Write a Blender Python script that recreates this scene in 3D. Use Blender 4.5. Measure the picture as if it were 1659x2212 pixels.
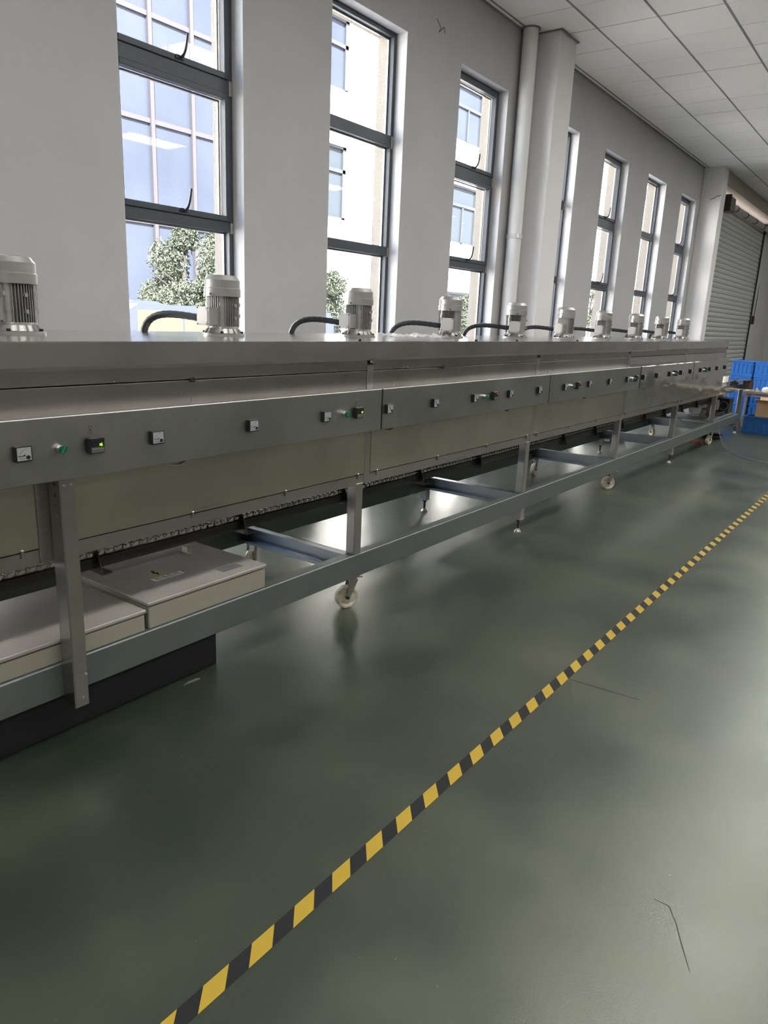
import bpy, bmesh, math, random
from mathutils import Vector, Matrix
random.seed(7)
for o in list(bpy.data.objects):
    bpy.data.objects.remove(o, do_unlink=True)
SC = bpy.context.scene
COL = SC.collection
PI = math.pi

# ------------------------------------------------------------------ camera, world, sun, lamps, exposure
CAMH = 1.52
FPX = 1580.0
RT = Vector((0.5918190287580765, -0.8049962075781493, 0.041609409808891724))
UP = Vector((0.1830525482273313, 0.18448978473608965, 0.9656372424029182))
FW = Vector((0.7850108290892093, 0.5638657864357692, -0.2565411723288171))
cd = bpy.data.cameras.new('camera')
cam = bpy.data.objects.new('camera', cd); COL.objects.link(cam)
cd.sensor_fit = 'HORIZONTAL'; cd.sensor_width = 36.0; cd.lens = 36.0 * FPX / 1659.0
cd.clip_start = 0.02; cd.clip_end = 300
m = Matrix((RT, UP, -FW)).transposed().to_4x4(); m.translation = (0, 0, CAMH)
cam.matrix_world = m
SC.camera = cam

w = bpy.data.worlds.new('world'); SC.world = w; w.use_nodes = True
nt = w.node_tree; nt.nodes.clear()
sky = nt.nodes.new('ShaderNodeTexSky'); sky.sky_type = 'NISHITA'; sky.sun_disc = False
sky.sun_elevation = math.radians(42); sky.sun_rotation = math.radians(160); sky.air_density = .8; sky.dust_density = 3.5
bg = nt.nodes.new('ShaderNodeBackground'); bg.inputs[1].default_value = 1.25
wo = nt.nodes.new('ShaderNodeOutputWorld')
nt.links.new(sky.outputs[0], bg.inputs[0]); nt.links.new(bg.outputs[0], wo.inputs[0])

sd = bpy.data.lights.new('sun', 'SUN'); sd.energy = 64.0; sd.angle = math.radians(0.6); sd.color = (1, .95, .88)
sun = bpy.data.objects.new('sun', sd); COL.objects.link(sun)
sun.location = (0, -20, 20)
sun.rotation_euler = Vector((0.55, 0.58, -0.62)).to_track_quat('-Z', 'Y').to_euler()

PANEL_W = 22.5            # emission of the ceiling panel lamps
vs = SC.view_settings
vs.view_transform = 'Standard'; vs.look = 'None'; vs.gamma = 1.0; vs.exposure = -0.06
vs.use_curve_mapping = False

# ------------------------------------------------------------------ materials
MATS = {}
def mat(name, col, rough=.5, metal=0., spec=.5, emit=None, estr=0., coat=0., crough=.1, trans=0.):
    if name in MATS: return MATS[name]
    ma = bpy.data.materials.new(name); ma.use_nodes = True
    b = ma.node_tree.nodes['Principled BSDF']
    b.inputs['Base Color'].default_value = (*col, 1)
    b.inputs['Roughness'].default_value = rough
    b.inputs['Metallic'].default_value = metal
    b.inputs['Specular IOR Level'].default_value = spec
    b.inputs['Coat Weight'].default_value = coat
    b.inputs['Coat Roughness'].default_value = crough
    b.inputs['Transmission Weight'].default_value = trans
    if emit:
        b.inputs['Emission Color'].default_value = (*emit, 1)
        b.inputs['Emission Strength'].default_value = estr
    MATS[name] = ma
    return ma
def N(ma, t): return ma.node_tree.nodes.new(t)
def LK(ma, a, b): ma.node_tree.links.new(a, b)
def bsdf(ma): return ma.node_tree.nodes['Principled BSDF']
def noise(ma, scale, detail=3, rough=.55, mapscale=None):
    tc = N(ma, 'ShaderNodeTexCoord'); n = N(ma, 'ShaderNodeTexNoise')
    n.inputs['Scale'].default_value = scale; n.inputs['Detail'].default_value = detail; n.inputs['Roughness'].default_value = rough
    mp = N(ma, 'ShaderNodeMapping'); LK(ma, tc.outputs['Object'], mp.inputs[0]); LK(ma, mp.outputs[0], n.inputs[0])
    if mapscale: mp.inputs['Scale'].default_value = mapscale
    return n
def ramp(ma, src, stops):
    r = N(ma, 'ShaderNodeValToRGB'); LK(ma, src, r.inputs[0])
    e = r.color_ramp.elements
    while len(e) < len(stops): e.new(.5)
    for i, (p, c) in enumerate(stops):
        e[i].position = p; e[i].color = (*c, 1) if len(c) == 3 else c
    return r
def bump(ma, src, strength, dist):
    b = N(ma, 'ShaderNodeBump'); b.inputs['Strength'].default_value = strength; b.inputs['Distance'].default_value = dist
    LK(ma, src, b.inputs['Height']); LK(ma, b.outputs[0], bsdf(ma).inputs['Normal']); return b
def mathn(ma, op, a, b=None):
    n = N(ma, 'ShaderNodeMath'); n.operation = op
    for i, v in enumerate((a, b)):
        if v is None: continue
        if hasattr(v, 'links'): LK(ma, v, n.inputs[i])
        else: n.inputs[i].default_value = v
    return n.outputs[0]
def mixc(ma, fac, a, b):
    n = N(ma, 'ShaderNodeMix'); n.data_type = 'RGBA'
    if hasattr(fac, 'links'): LK(ma, fac, n.inputs[0])
    else: n.inputs[0].default_value = fac
    for i, v in ((6, a), (7, b)):
        if hasattr(v, 'links'): LK(ma, v, n.inputs[i])
        else: n.inputs[i].default_value = (*v, 1)
    return n.outputs[2]

# painted wall
M_WALL = mat('wall_paint', (.66, .65, .63), .8)
n = noise(M_WALL, 1.4, 4); r = ramp(M_WALL, n.outputs[0], [(.3, (.42, .417, .425)), (.7, (.46, .457, .465))]); LK(M_WALL, r.outputs[0], bsdf(M_WALL).inputs['Base Color'])
n2 = noise(M_WALL, 60, 2); bump(M_WALL, n2.outputs[0], .12, .004)
M_REVEAL = mat('reveal_paint', (.57, .57, .58), .7)
M_COL = mat('column_paint', (.70, .69, .69), .75)
n = noise(M_COL, 50, 2); bump(M_COL, n.outputs[0], .1, .004)
M_PIPE = mat('white_pipe_paint', (.74, .74, .74), .45)
M_CREAM = mat('outer_reveal_render', (.32, .29, .25), .9)
n = noise(M_CREAM, 90, 2); bump(M_CREAM, n.outputs[0], .6, .01)
M_DARKWALL = mat('hall_wall_paint', (.38, .37, .36), .8)
M_TILE = mat('ceiling_tile_board', (.88, .86, .83), .85)
n = noise(M_TILE, 220, 2); bump(M_TILE, n.outputs[0], .25, .002)
M_TBAR = mat('ceiling_grid_metal', (.20, .20, .20), .5)
M_WINF = mat('window_aluminium', (.052, .06, .074), .42, .0, .5)
M_RUBBER = mat('black_rubber', (.012, .012, .013), .55)
M_GLASS = bpy.data.materials.new('window_glass'); M_GLASS.use_nodes = True
g = M_GLASS.node_tree; g.nodes.clear()
_o = g.nodes.new('ShaderNodeOutputMaterial'); _m = g.nodes.new('ShaderNodeMixShader'); _t = g.nodes.new('ShaderNodeBsdfTransparent'); _g = g.nodes.new('ShaderNodeBsdfGlossy')
_t.inputs[0].default_value = (.93, .96, .97, 1); _g.inputs['Roughness'].default_value = .02; _m.inputs[0].default_value = .012
g.links.new(_t.outputs[0], _m.inputs[1]); g.links.new(_g.outputs[0], _m.inputs[2]); g.links.new(_m.outputs[0], _o.inputs[0])

# floor: green epoxy with worn cloudy patches
M_FLOOR = mat('green_epoxy_floor', (.1, .12, .1), .3, 0, 1.0)
na = noise(M_FLOOR, .7, 3, .5); nb = noise(M_FLOOR, 2.4, 4, .5); nc = noise(M_FLOOR, 200, 2)
s = mathn(M_FLOOR, 'ADD', mathn(M_FLOOR, 'MULTIPLY', na.outputs[0], .6), mathn(M_FLOOR, 'MULTIPLY', nb.outputs[0], .4))
r = ramp(M_FLOOR, s, [(.22, (.008, .022, .017)), (.45, (.019, .029, .020)), (.78, (.080, .086, .055))])
# fine specks
sp = ramp(M_FLOOR, noise(M_FLOOR, 55, 2).outputs[0], [(.74, (0, 0, 0)), (.78, (1, 1, 1))])
LK(M_FLOOR, mixc(M_FLOOR, mathn(M_FLOOR, 'MULTIPLY', sp.outputs[0], .35), r.outputs[0], (.42, .42, .38)), bsdf(M_FLOOR).inputs['Base Color'])
rr = ramp(M_FLOOR, nb.outputs[0], [(.15, (.28, .28, .28)), (.85, (.44, .44, .44))]); LK(M_FLOOR, rr.outputs[0], bsdf(M_FLOOR).inputs['Roughness'])
hb = mathn(M_FLOOR, 'ADD', mathn(M_FLOOR, 'MULTIPLY', nc.outputs[0], .30), nb.outputs[0]); bump(M_FLOOR, hb, .10, .02); bsdf(M_FLOOR).inputs['IOR'].default_value = 1.6; bsdf(M_FLOOR).inputs['Specular Tint'].default_value = (.97, 1, .88, 1)

# steels
def steel(name, col, r0, r1, wav=.0, wscale=3., metal=1.0):
    ma = mat(name, col, r0, metal)
    st = noise(ma, 1.0, 3, .6, (1.5, 60, 160))
    big = noise(ma, 2.2, 4, .6)
    v = mathn(ma, 'ADD', mathn(ma, 'MULTIPLY', st.outputs[0], .5), mathn(ma, 'MULTIPLY', big.outputs[0], .5))
    rr = ramp(ma, v, [(.3, (r0,) * 3), (.7, (r1,) * 3)]); LK(ma, rr.outputs[0], bsdf(ma).inputs['Roughness'])
    d = tuple(c * .80 for c in col)
    rc = ramp(ma, big.outputs[0], [(.3, d), (.65, col)]); LK(ma, rc.outputs[0], bsdf(ma).inputs['Base Color'])
    if wav:
        wn = noise(ma, wscale, 1, .4); bump(ma, wn.outputs[0], wav, .05)
    return ma
M_STEEL = steel('brushed_stainless', (.50, .485, .47), .26, .36, .05, 2.5)
M_STEELL = steel('lower_panel_stainless', (.56, .54, .46), .26, .38, .05, 2.0)
M_UP = steel('dark_brown_stainless', (.40, .372, .352), .26, .36, .05, 2.5)  # browner and darker than the other brushed steel
M_POL = steel('polished_stainless', (.62, .60, .57), .08, .16, .22, 3.2)
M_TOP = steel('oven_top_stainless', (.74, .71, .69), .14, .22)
M_CTRL = steel('control_panel_stainless', (.40, .40, .385), .36, .44)
M_GALV = steel('galvanised_steel', (.42, .44, .46), .30, .44)
M_RAIL = steel('rail_painted_steel', (.17, .19, .19), .38, .50, metal=.55)
M_DARK = steel('oily_dark_steel', (.055, .052, .048), .35, .5, metal=.6)
M_INNER = mat('dark_oven_core', (.02, .02, .02), .8)
M_CHAIN = mat('chain_steel', (.62, .60, .58), .22, 1.0)
M_ALU = mat('motor_silver_paint', (.3, .3, .3), .36, .65)
n = noise(M_ALU, 14, 3); r = ramp(M_ALU, n.outputs[0], [(.3, (.33, .326, .315)), (.7, (.40, .395, .38))]); LK(M_ALU, r.outputs[0], bsdf(M_ALU).inputs['Base Color'])
M_ALUD = mat('motor_fin_shade', (.025, .025, .025), .7, .2)  # near-black on the core paints the shade between the fins
M_LID = mat('terminal_lid', (.50, .495, .485), .5, .15)
M_BOLT = mat('black_bolt', (.02, .02, .022), .4, .4)
M_SCREW = mat('bright_screw', (.7, .68, .65), .25, 1.)
M_HOSE = mat('black_hose', (.018, .02, .022), .35)
M_BLACK = mat('black_plastic', (.014, .014, .016), .35)
M_WHITE = mat('white_plastic', (.75, .75, .74), .4)
M_DIAL = mat('dial_white', (.36, .37, .39), .35)
M_GREEN = mat('green_knob', (.0, .12, .065), .35)
M_KEYS = mat('grey_keypad', (.10, .105, .10), .5)
M_KEYL = mat('grey_key', (.20, .20, .19), .5)
M_LEDG = mat('green_led', (.1, .3, .0), .5, emit=(.45, 1, .05), estr=1.6)
M_LEDR = mat('red_led', (.3, .0, .0), .5, emit=(1, .06, .08), estr=1.6)
M_LEDD = mat('unlit_led', (.035, .03, .045), .4)
M_INK = mat('marker_ink', (.012, .012, .012), .7)
M_ENC = mat('enclosure_paint', (.40, .375, .34), .36)
n = noise(M_ENC, 3, 4); r = ramp(M_ENC, n.outputs[0], [(.3, (.27, .253, .235)), (.7, (.35, .33, .30))]); LK(M_ENC, r.outputs[0], bsdf(M_ENC).inputs['Base Color'])
M_ENCS = mat('enclosure_side_paint', (.30, .285, .235), .5)
M_STICK = mat('old_yellow_sticker', (.42, .36, .24), .6)
M_STICKW = mat('white_sticker', (.85, .84, .80), .5)
M_PLATE = mat('grey_nameplate', (.19, .18, .19), .4, .3)
M_BLK = mat('black_base_board', (.010, .011, .013), .7)
M_CASTER = mat('cream_nylon_wheel', (.62, .58, .46), .45)
n = noise(M_CASTER, 30, 3); r = ramp(M_CASTER, n.outputs[0], [(.35, (.40, .36, .28)), (.6, (.64, .60, .49))]); LK(M_CASTER, r.outputs[0], bsdf(M_CASTER).inputs['Base Color'])
M_FORK = mat('zinc_fork', (.40, .38, .35), .4, .8)
M_BLUE = mat('blue_crate_plastic', (.035, .20, .66), .38)
M_BLUED = mat('dark_blue_crate_plastic', (.010, .085, .27), .42)
M_CARD = mat('cardboard', (.42, .27, .16), .85)
n = noise(M_CARD, 8, 3); r = ramp(M_CARD, n.outputs[0], [(.3, (.37, .235, .14)), (.7, (.45, .29, .175))]); LK(M_CARD, r.outputs[0], bsdf(M_CARD).inputs['Base Color'])
M_FLAP = mat('cardboard_inside', (.62, .42, .27), .85)
M_BROWN = mat('brown_plate', (.10, .075, .06), .5)
M_WOOD = mat('pallet_wood', (.30, .21, .12), .8)
M_BENCH = mat('bench_top_laminate', (.16, .15, .12), .5)
M_FOAM = mat('white_foam', (.82, .81, .79), .7)
M_BRICK = mat('red_brick', (.20, .085, .055), .9)
M_SLAT = mat('shutter_slat_grey', (.42, .435, .425), .45, .2)
M_CONC = mat('beam_plaster', (.36, .32, .28), .9)
M_SILVER = mat('silver_foil_tube', (.55, .52, .48), .3, .9)
M_LAMPB = mat('lamp_frame', (.8, .8, .8), .5)
M_LAMP = mat('lamp_diffuser', (.9, .9, .9), .5, emit=(1, .985, .93), estr=PANEL_W)
M_SCUFF = mat('grey_scuff', (.05, .05, .048), .7)
M_FSCUFF = mat('faint_floor_scuff', (.035, .038, .032), .42)
M_FILM = mat('clear_film', (.75, .75, .75), .15, 0, .6)
bsdf(M_FILM).inputs['Alpha'].default_value = .45
M_PAPER = mat('scrap_paper', (.12, .12, .10), .8)
# outdoor
M_FACADE = mat('white_facade', (.80, .77, .74), .9)
n = noise(M_FACADE, .9, 5, .65); r = ramp(M_FACADE, n.outputs[0], [(.3, (.74, .71, .69)), (.6, (.82, .79, .765))]); LK(M_FACADE, r.outputs[0], bsdf(M_FACADE).inputs['Base Color'])
M_OGLASS = mat('facade_glass_painted_sky', (.15, .2, .3), .06, 0, .04)  # blue tones paint in the sky that the panes would mirror
n = noise(M_OGLASS, .35, 3); r = ramp(M_OGLASS, n.outputs[0], [(.25, (.031, .037, .053)), (.75, (.048, .054, .071))]); LK(M_OGLASS, r.outputs[0], bsdf(M_OGLASS).inputs['Base Color'])
M_OGLASS2 = mat('pale_window_glass', (.038, .044, .053), .06, 0, .04)
M_MULL = mat('mauve_mullion', (.036, .032, .038), .6)
M_OFRAME = mat('outdoor_window_frame', (.029, .032, .040), .6)
M_RIB = mat('ribbed_cladding', (.78, .76, .72), .8)
M_GROUND = mat('yard_concrete', (.64, .62, .60), .9)
M_LEAF = mat('tree_leaf', (.17, .25, .12), .6)
n = noise(M_LEAF, 3, 2); r = ramp(M_LEAF, n.outputs[0], [(.35, (.034, .043, .028)), (.65, (.060, .069, .045))]); LK(M_LEAF, r.outputs[0], bsdf(M_LEAF).inputs['Base Color'])
M_TRUNK = mat('tree_bark', (.035, .032, .028), .9)
M_VAN = mat('van_blue_paint', (.060, .068, .115), .35, 0, .2)
M_VANW = mat('van_window', (.125, .098, .066), .1, 0, .2)  # cream colour stands in for a building mirrored in the van glass
M_VAND = mat('van_dark_window', (.045, .048, .052), .1, 0, .2)

# hazard tape: slanted yellow and black stripes
M_TAPE = mat('hazard_tape', (.5, .4, .05), .45)
tc = N(M_TAPE, 'ShaderNodeTexCoord'); sx = N(M_TAPE, 'ShaderNodeSeparateXYZ'); LK(M_TAPE, tc.outputs['Object'], sx.inputs[0])
ph = mathn(M_TAPE, 'ADD', sx.outputs[0], mathn(M_TAPE, 'MULTIPLY', sx.outputs[1], -1.19))
fr = mathn(M_TAPE, 'FRACT', mathn(M_TAPE, 'MULTIPLY', mathn(M_TAPE, 'ADD', ph, .417 + 1.545), 1 / .1545))
st = mathn(M_TAPE, 'LESS_THAN', fr, .51)
LK(M_TAPE, mixc(M_TAPE, st, (.012, .013, .016), (.50, .34, .035)), bsdf(M_TAPE).inputs['Base Color'])

# ------------------------------------------------------------------ mesh helpers
class MB:
    def __init__(s): s.v = []; s.f = []; s.mi = []; s.sm = []
    def add(s, vs, fs, mi=0, sm=False):
        b = len(s.v); s.v += [tuple(v) for v in vs]
        for f in fs:
            s.f.append(tuple(i + b for i in f)); s.mi.append(mi); s.sm.append(sm)
        return s
    def box(s, x0, x1, y0, y1, z0, z1, mi=0):
        vs = [(x, y, z) for z in (z0, z1) for y in (y0, y1) for x in (x0, x1)]
        return s.add(vs, [(0, 2, 3, 1), (4, 5, 7, 6), (0, 1, 5, 4), (2, 6, 7, 3), (0, 4, 6, 2), (1, 3, 7, 5)], mi)
    def cbox(s, x0, x1, y0, y1, z0, z1, b=.003, mi=0):
        bm = bmesh.new(); bmesh.ops.create_cube(bm, size=1)
        for v in bm.verts:
            v.co = ((x0 + x1) / 2 + v.co.x * (x1 - x0), (y0 + y1) / 2 + v.co.y * (y1 - y0), (z0 + z1) / 2 + v.co.z * (z1 - z0))
        bmesh.ops.bevel(bm, geom=list(bm.edges), offset=b, segments=1, affect='EDGES', profile=.5)
        bm.verts.index_update(); s.add([v.co[:] for v in bm.verts], [[v.index for v in f.verts] for f in bm.faces], mi); bm.free(); return s
    def prism(s, poly, axis, a, b, mi=0, sm=False):
        # poly: list of 2-D points; axis 0: (y,z) along x; 1: (x,z) along y; 2: (x,y) along z
        n = len(poly)
        def P(p, t): return (t, p[0], p[1]) if axis == 0 else ((p[0], t, p[1]) if axis == 1 else (p[0], p[1], t))
        vs = [P(p, a) for p in poly] + [P(p, b) for p in poly]
        fs = [(i, (i + 1) % n, n + (i + 1) % n, n + i) for i in range(n)]
        s.add(vs, fs, mi, sm); s.add(vs, [tuple(range(n))[::-1], tuple(range(n, 2 * n))], mi); return s
    def cyl(s, c, r, h, axis=2, n=20, mi=0, r2=None, caps=True):
        r2 = r if r2 is None else r2
        def P(a, rr, t):
            u, w_ = rr * math.cos(a), rr * math.sin(a)
            return [(c[0] + t, c[1] + u, c[2] + w_), (c[0] + u, c[1] + t, c[2] + w_), (c[0] + u, c[1] + w_, c[2] + t)][axis]
        A = [2 * PI * i / n for i in range(n)]
        vs = [P(a, r, 0) for a in A] + [P(a, r2, h) for a in A]
        s.add(vs, [(i, (i + 1) % n, n + (i + 1) % n, n + i) for i in range(n)], mi, True)
        if caps: s.add(vs, [tuple(range(n))[::-1], tuple(range(n, 2 * n))], mi)
        return s
    def lathe(s, prof, c=(0, 0, 0), n=28, mi=0, sharp=True):
        # prof: list of (r,z); sharp: separate rings so that edges stay crisp
        for k in range(len(prof) - 1):
            (r0, z0), (r1, z1) = prof[k], prof[k + 1]
            vs = [(c[0] + r0 * math.cos(2 * PI * i / n), c[1] + r0 * math.sin(2 * PI * i / n), c[2] + z0) for i in range(n)]
            vs += [(c[0] + r1 * math.cos(2 * PI * i / n), c[1] + r1 * math.sin(2 * PI * i / n), c[2] + z1) for i in range(n)]
            s.add(vs, [(i, (i + 1) % n, n + (i + 1) % n, n + i) for i in range(n)], mi, True)
        return s
    def tube(s, pts, r, n=10, mi=0, closed=False):
        pts = [Vector(p) for p in pts]; L = len(pts); rings = []
        up = Vector((0, 0, 1)); prev = None
        for i, p in enumerate(pts):
            t = ((pts[(i + 1) % L] if (closed or i < L - 1) else p) - (pts[i - 1] if (closed or i > 0) else p)).normalized()
            if prev is None:
                a = t.cross(up)
                if a.length < .05: a = t.cross(Vector((1, 0, 0)))
            else: a = prev - t * prev.dot(t)
            a.normalize(); prev = a; b = t.cross(a)
            rr = r[i] if isinstance(r, (list, tuple)) else r
            rings.append([p + a * (rr * math.cos(2 * PI * k / n)) + b * (rr * math.sin(2 * PI * k / n)) for k in range(n)])
        vs = [v for R in rings for v in R]
        fs = []
        for i in range(L if closed else L - 1):
            j = (i + 1) % L
            fs += [(i * n + k, i * n + (k + 1) % n, j * n + (k + 1) % n, j * n + k) for k in range(n)]
        s.add(vs, fs, mi, True)
        if not closed: s.add(vs, [tuple(range(n)), tuple(range((L - 1) * n, L * n))[::-1]], mi)
        return s
    def mesh(s, name, mats, off=(0, 0, 0)):
        me = bpy.data.meshes.new(name)
        me.from_pydata([(v[0] - off[0], v[1] - off[1], v[2] - off[2]) for v in s.v], [], s.f)
        for ma in (mats if isinstance(mats, (list, tuple)) else [mats]): me.materials.append(ma)
        me.polygons.foreach_set('material_index', s.mi); me.polygons.foreach_set('use_smooth', s.sm)
        bm = bmesh.new(); bm.from_mesh(me); bmesh.ops.recalc_face_normals(bm, faces=bm.faces); bm.to_mesh(me); bm.free()
        me.update(); return me

WLOC = {}
def link(name, data, parent=None, loc=(0, 0, 0), rz=0):
    o = bpy.data.objects.new(name, data); COL.objects.link(o)
    o.location = loc; o.rotation_euler = (0, 0, rz)
    if parent: o.parent = parent
    return o
def tag(o, label=None, cat=None, group=None, kind=None):
    if label: o['label'] = label
    if cat: o['category'] = cat
    if group: o['group'] = group
    if kind: o['kind'] = kind
    return o
def thing(name, label, cat, loc, rz=0, group=None):
    o = link(name, None, None, loc, rz); o.empty_display_size = .1; WLOC[o.name] = Vector(loc)
    return tag(o, label, cat, group)
def part(name, mb, mats, parent, label=None):
    # mesh in world coordinates under an unrotated thing (or a part of it)
    off = WLOC.get(parent.name, Vector((0, 0, 0)))
    o = link(name, mb.mesh(name, mats, off), parent); WLOC[o.name] = off
    if label: o['label'] = label
    return o
def lpart(name, mb, mats, parent, loc=(0, 0, 0), rz=0):
    return link(name, mb.mesh(name, mats), parent, loc, rz)     # local coordinates
def solo(name, mb, mats, label, cat, base, group=None):
    o = link(name, mb.mesh(name, mats, base), None, base); return tag(o, label, cat, group)
def struct(name, mb, mats, base=(0, 0, 0), label=None):
    o = link(name, mb.mesh(name, mats, base), None, base); o['kind'] = 'structure'; WLOC[o.name] = Vector(base)
    if label: o['label'] = label
    return o
def structE(name, loc, label=None):
    o = link(name, None, None, loc); o.empty_display_size = .1; o['kind'] = 'structure'; WLOC[o.name] = Vector(loc)
    if label: o['label'] = label
    return o
def copytree(o, parent=None, loc=None, rz=None):
    c = o.copy(); COL.objects.link(c); c.parent = parent
    if loc is not None: c.location = loc
    if rz is not None: c.rotation_euler = (0, 0, rz)
    for ch in o.children:
        copytree(ch, c)
    return c
def bez(p0, p1, p2, p3, n=14):
    out = []
    for i in range(n + 1):
        t = i / n; a = (1 - t) ** 3; b = 3 * t * (1 - t) ** 2; c = 3 * t * t * (1 - t); d = t ** 3
        out.append(tuple(a * p0[k] + b * p1[k] + c * p2[k] + d * p3[k] for k in range(3)))
    return out

# ------------------------------------------------------------------ room shell
YW, YO, ZC = 3.96, 4.26, 4.40            # inner wall face, outer wall face, ceiling height
X0, X1, Y0 = -5.0, 24.0, -10.0
SILL, WTOP = 0.12, 3.80
WINS = [(-0.90, 0.05), (.94, 1.89), (2.783, 3.73), (4.60, 5.56), (6.42, 7.37), (8.31, 9.267), (10.16, 11.11), (12.0, 12.945), (13.845, 14.80)]  # first two are unseen, added to let in more daylight

mb = MB().box(X0, X1, Y0, YW, -.05, 0); struct('floor', mb, M_FLOOR, (9, -2, 0), 'dark green glossy epoxy floor')

mb = MB(); xs = X0
for a, b in WINS + [(15.62, 21.0)]:
    mb.box(xs, a, YW, YO, -.05, ZC + .2); xs = b
    if a < 15: mb.box(a, b, YW, YO, -.05, SILL); mb.box(a, b, YW, YO, WTOP, ZC + .2)
    else: mb.box(a, b, YW, YO, 4.1, ZC + .2)
mb.box(xs, X1, YW, YO, -.05, ZC + .2)
WALL = struct('wall_left', mb, M_WALL, (9, YW, 0), 'pale grey painted wall with tall narrow windows')
struct('wall_far', MB().box(X1, X1 + .2, Y0, YO, -.05, ZC + .2), M_WALL, (X1, -3, 0), 'far end wall of the hall')
struct('wall_right', MB().box(X0, X1, Y0 - .2, Y0, -.05, ZC + .2), M_DARKWALL, (9, Y0, 0), 'long wall across the hall')
struct('wall_near', MB().box(X0 - .2, X0, Y0, YO, -.05, ZC + .2), M_DARKWALL, (X0, -3, 0), 'end wall behind the camera')

# ceiling: slab, tiles, grid
CE = struct('ceiling', MB().box(X0, X1, Y0, YO, ZC + .035, ZC + .2), M_TILE, (9, -2, ZC), 'white suspended ceiling of square tiles')
TY = [3.894 - .6 * k for k in range(0, 9)]; TX = [7.284 + .6 * k for k in range(-9, 20)]
tm = MB().box(-.2955, .2955, -.2955, .2955, 0, .012).mesh('ceiling_tile', M_TILE)
for i in range(len(TX) - 1):
    for j in range(len(TY) - 1):
        o = link('ceiling_tile', tm, CE, (TX[i] + .3 - 9, TY[j] - .3 + 2, random.uniform(-.0015, .0015)))
sm_ = MB().box(-.2955, .2955, -.028, .028, 0, .012).mesh('ceiling_tile', M_TILE)
for i in range(len(TX) - 1): link('ceiling_tile', sm_, CE, (TX[i] + .3 - 9, 3.927 + 2, 0))
for y in TY: part('ceiling_rail', MB().box(TX[0], TX[-1], y - .009, y + .009, ZC - .003, ZC + .034), M_TBAR, CE)
rm = MB().box(-.0045, .0045, TY[-1] - 0, YW, .003, .03).mesh('ceiling_rail', M_TBAR)
for x in TX: link('ceiling_rail', rm, CE, (x - 9, 2, 0))
part('wall_angle', MB().box(X0, 15.05, YW - .022, YW, ZC - .012, ZC - .002), M_TBAR, CE)
# plain board ceiling over the rest of the hall
part('ceiling_board', MB().box(X0, X1, Y0, TY[-1] - .005, ZC, ZC + .034).box(X0, TX[0] - .01, TY[-1], YW, ZC, ZC + .034).box(TX[-1] + .01, X1, TY[-1], YW, ZC, ZC + .034), M_TILE, CE)

# marks on the floor and the wall
FLO = bpy.data.objects['floor']
SCR = [(1.832, 0.342), (1.833, 0.302), (1.782, 0.269), (1.721, 0.239), (1.649, 0.201)]
SCF = [(2.91, 1.028), (2.918, 0.89), (2.929, 0.73)]
def mark(pts, r, par, ma, name):
    return part(name, MB().tube(pts, r, 5), ma, par)
def strip(pts, w_, name, ma):       # a thin flat mark lying on the floor
    v = []; L_ = len(pts)
    for i, p in enumerate(pts):
        d = Vector((pts[min(i + 1, L_ - 1)][0] - pts[max(i - 1, 0)][0], pts[min(i + 1, L_ - 1)][1] - pts[max(i - 1, 0)][1])).normalized() * w_ * (.25 if i in (0, L_ - 1) else .5)
        v += [(p[0] - d.y, p[1] + d.x, .0002), (p[0] + d.y, p[1] - d.x, .0002), (p[0] - d.y, p[1] + d.x, .0005), (p[0] + d.y, p[1] - d.x, .0005)]
    f_ = []
    for i in range(L_ - 1):
        b_ = 4 * i; f_ += [(b_ + 2, b_ + 6, b_ + 7, b_ + 3), (b_, b_ + 4, b_ + 6, b_ + 2), (b_ + 1, b_ + 3, b_ + 7, b_ + 5)]
    return part(name, MB().add(v, f_), ma, FLO)
strip(SCR, .003, 'scratch', M_SCUFF)
strip(SCF, .012, 'scuff', M_FSCUFF)
mark([(5.98, YW, 4.02), (6.05, YW, 3.97), (6.02, YW, 3.93), (6.10, YW, 3.99), (6.12, YW, 3.95)], .004, WALL, M_SCUFF, 'plaster_chip')
# columns
struct('column', MB().cbox(7.72, 8.125, 3.605, YW, 0, ZC, .006), M_COL, (7.92, 3.78, 0), 'square grey column beside the white pipe')
part('column_cap', MB().box(7.70, 8.145, 3.585, YW, ZC - .014, ZC - .004), M_TBAR, bpy.data.objects['column'])
c2 = struct('column.001', MB().cbox(15.05, 15.35, 3.60, YW, 0, ZC, .006), M_COL, (15.2, 3.78, 0), 'pale column beside the roller shutter')
part('crack', MB().tube([(15.048, 3.605, 3.92), (15.048, 3.64, 3.90), (15.048, 3.68, 3.905), (15.048, 3.72, 3.87), (15.048, 3.79, 3.85)], .005, 5), M_INK, c2, 'dark crack in the plaster')
struct('trim_1', MB().box(15.35, X1, 3.62, YW - .001, 4.14, ZC - .006), M_CONC, (18, 3.8, 4.2), 'beige plaster beam above the roller shutter')

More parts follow.
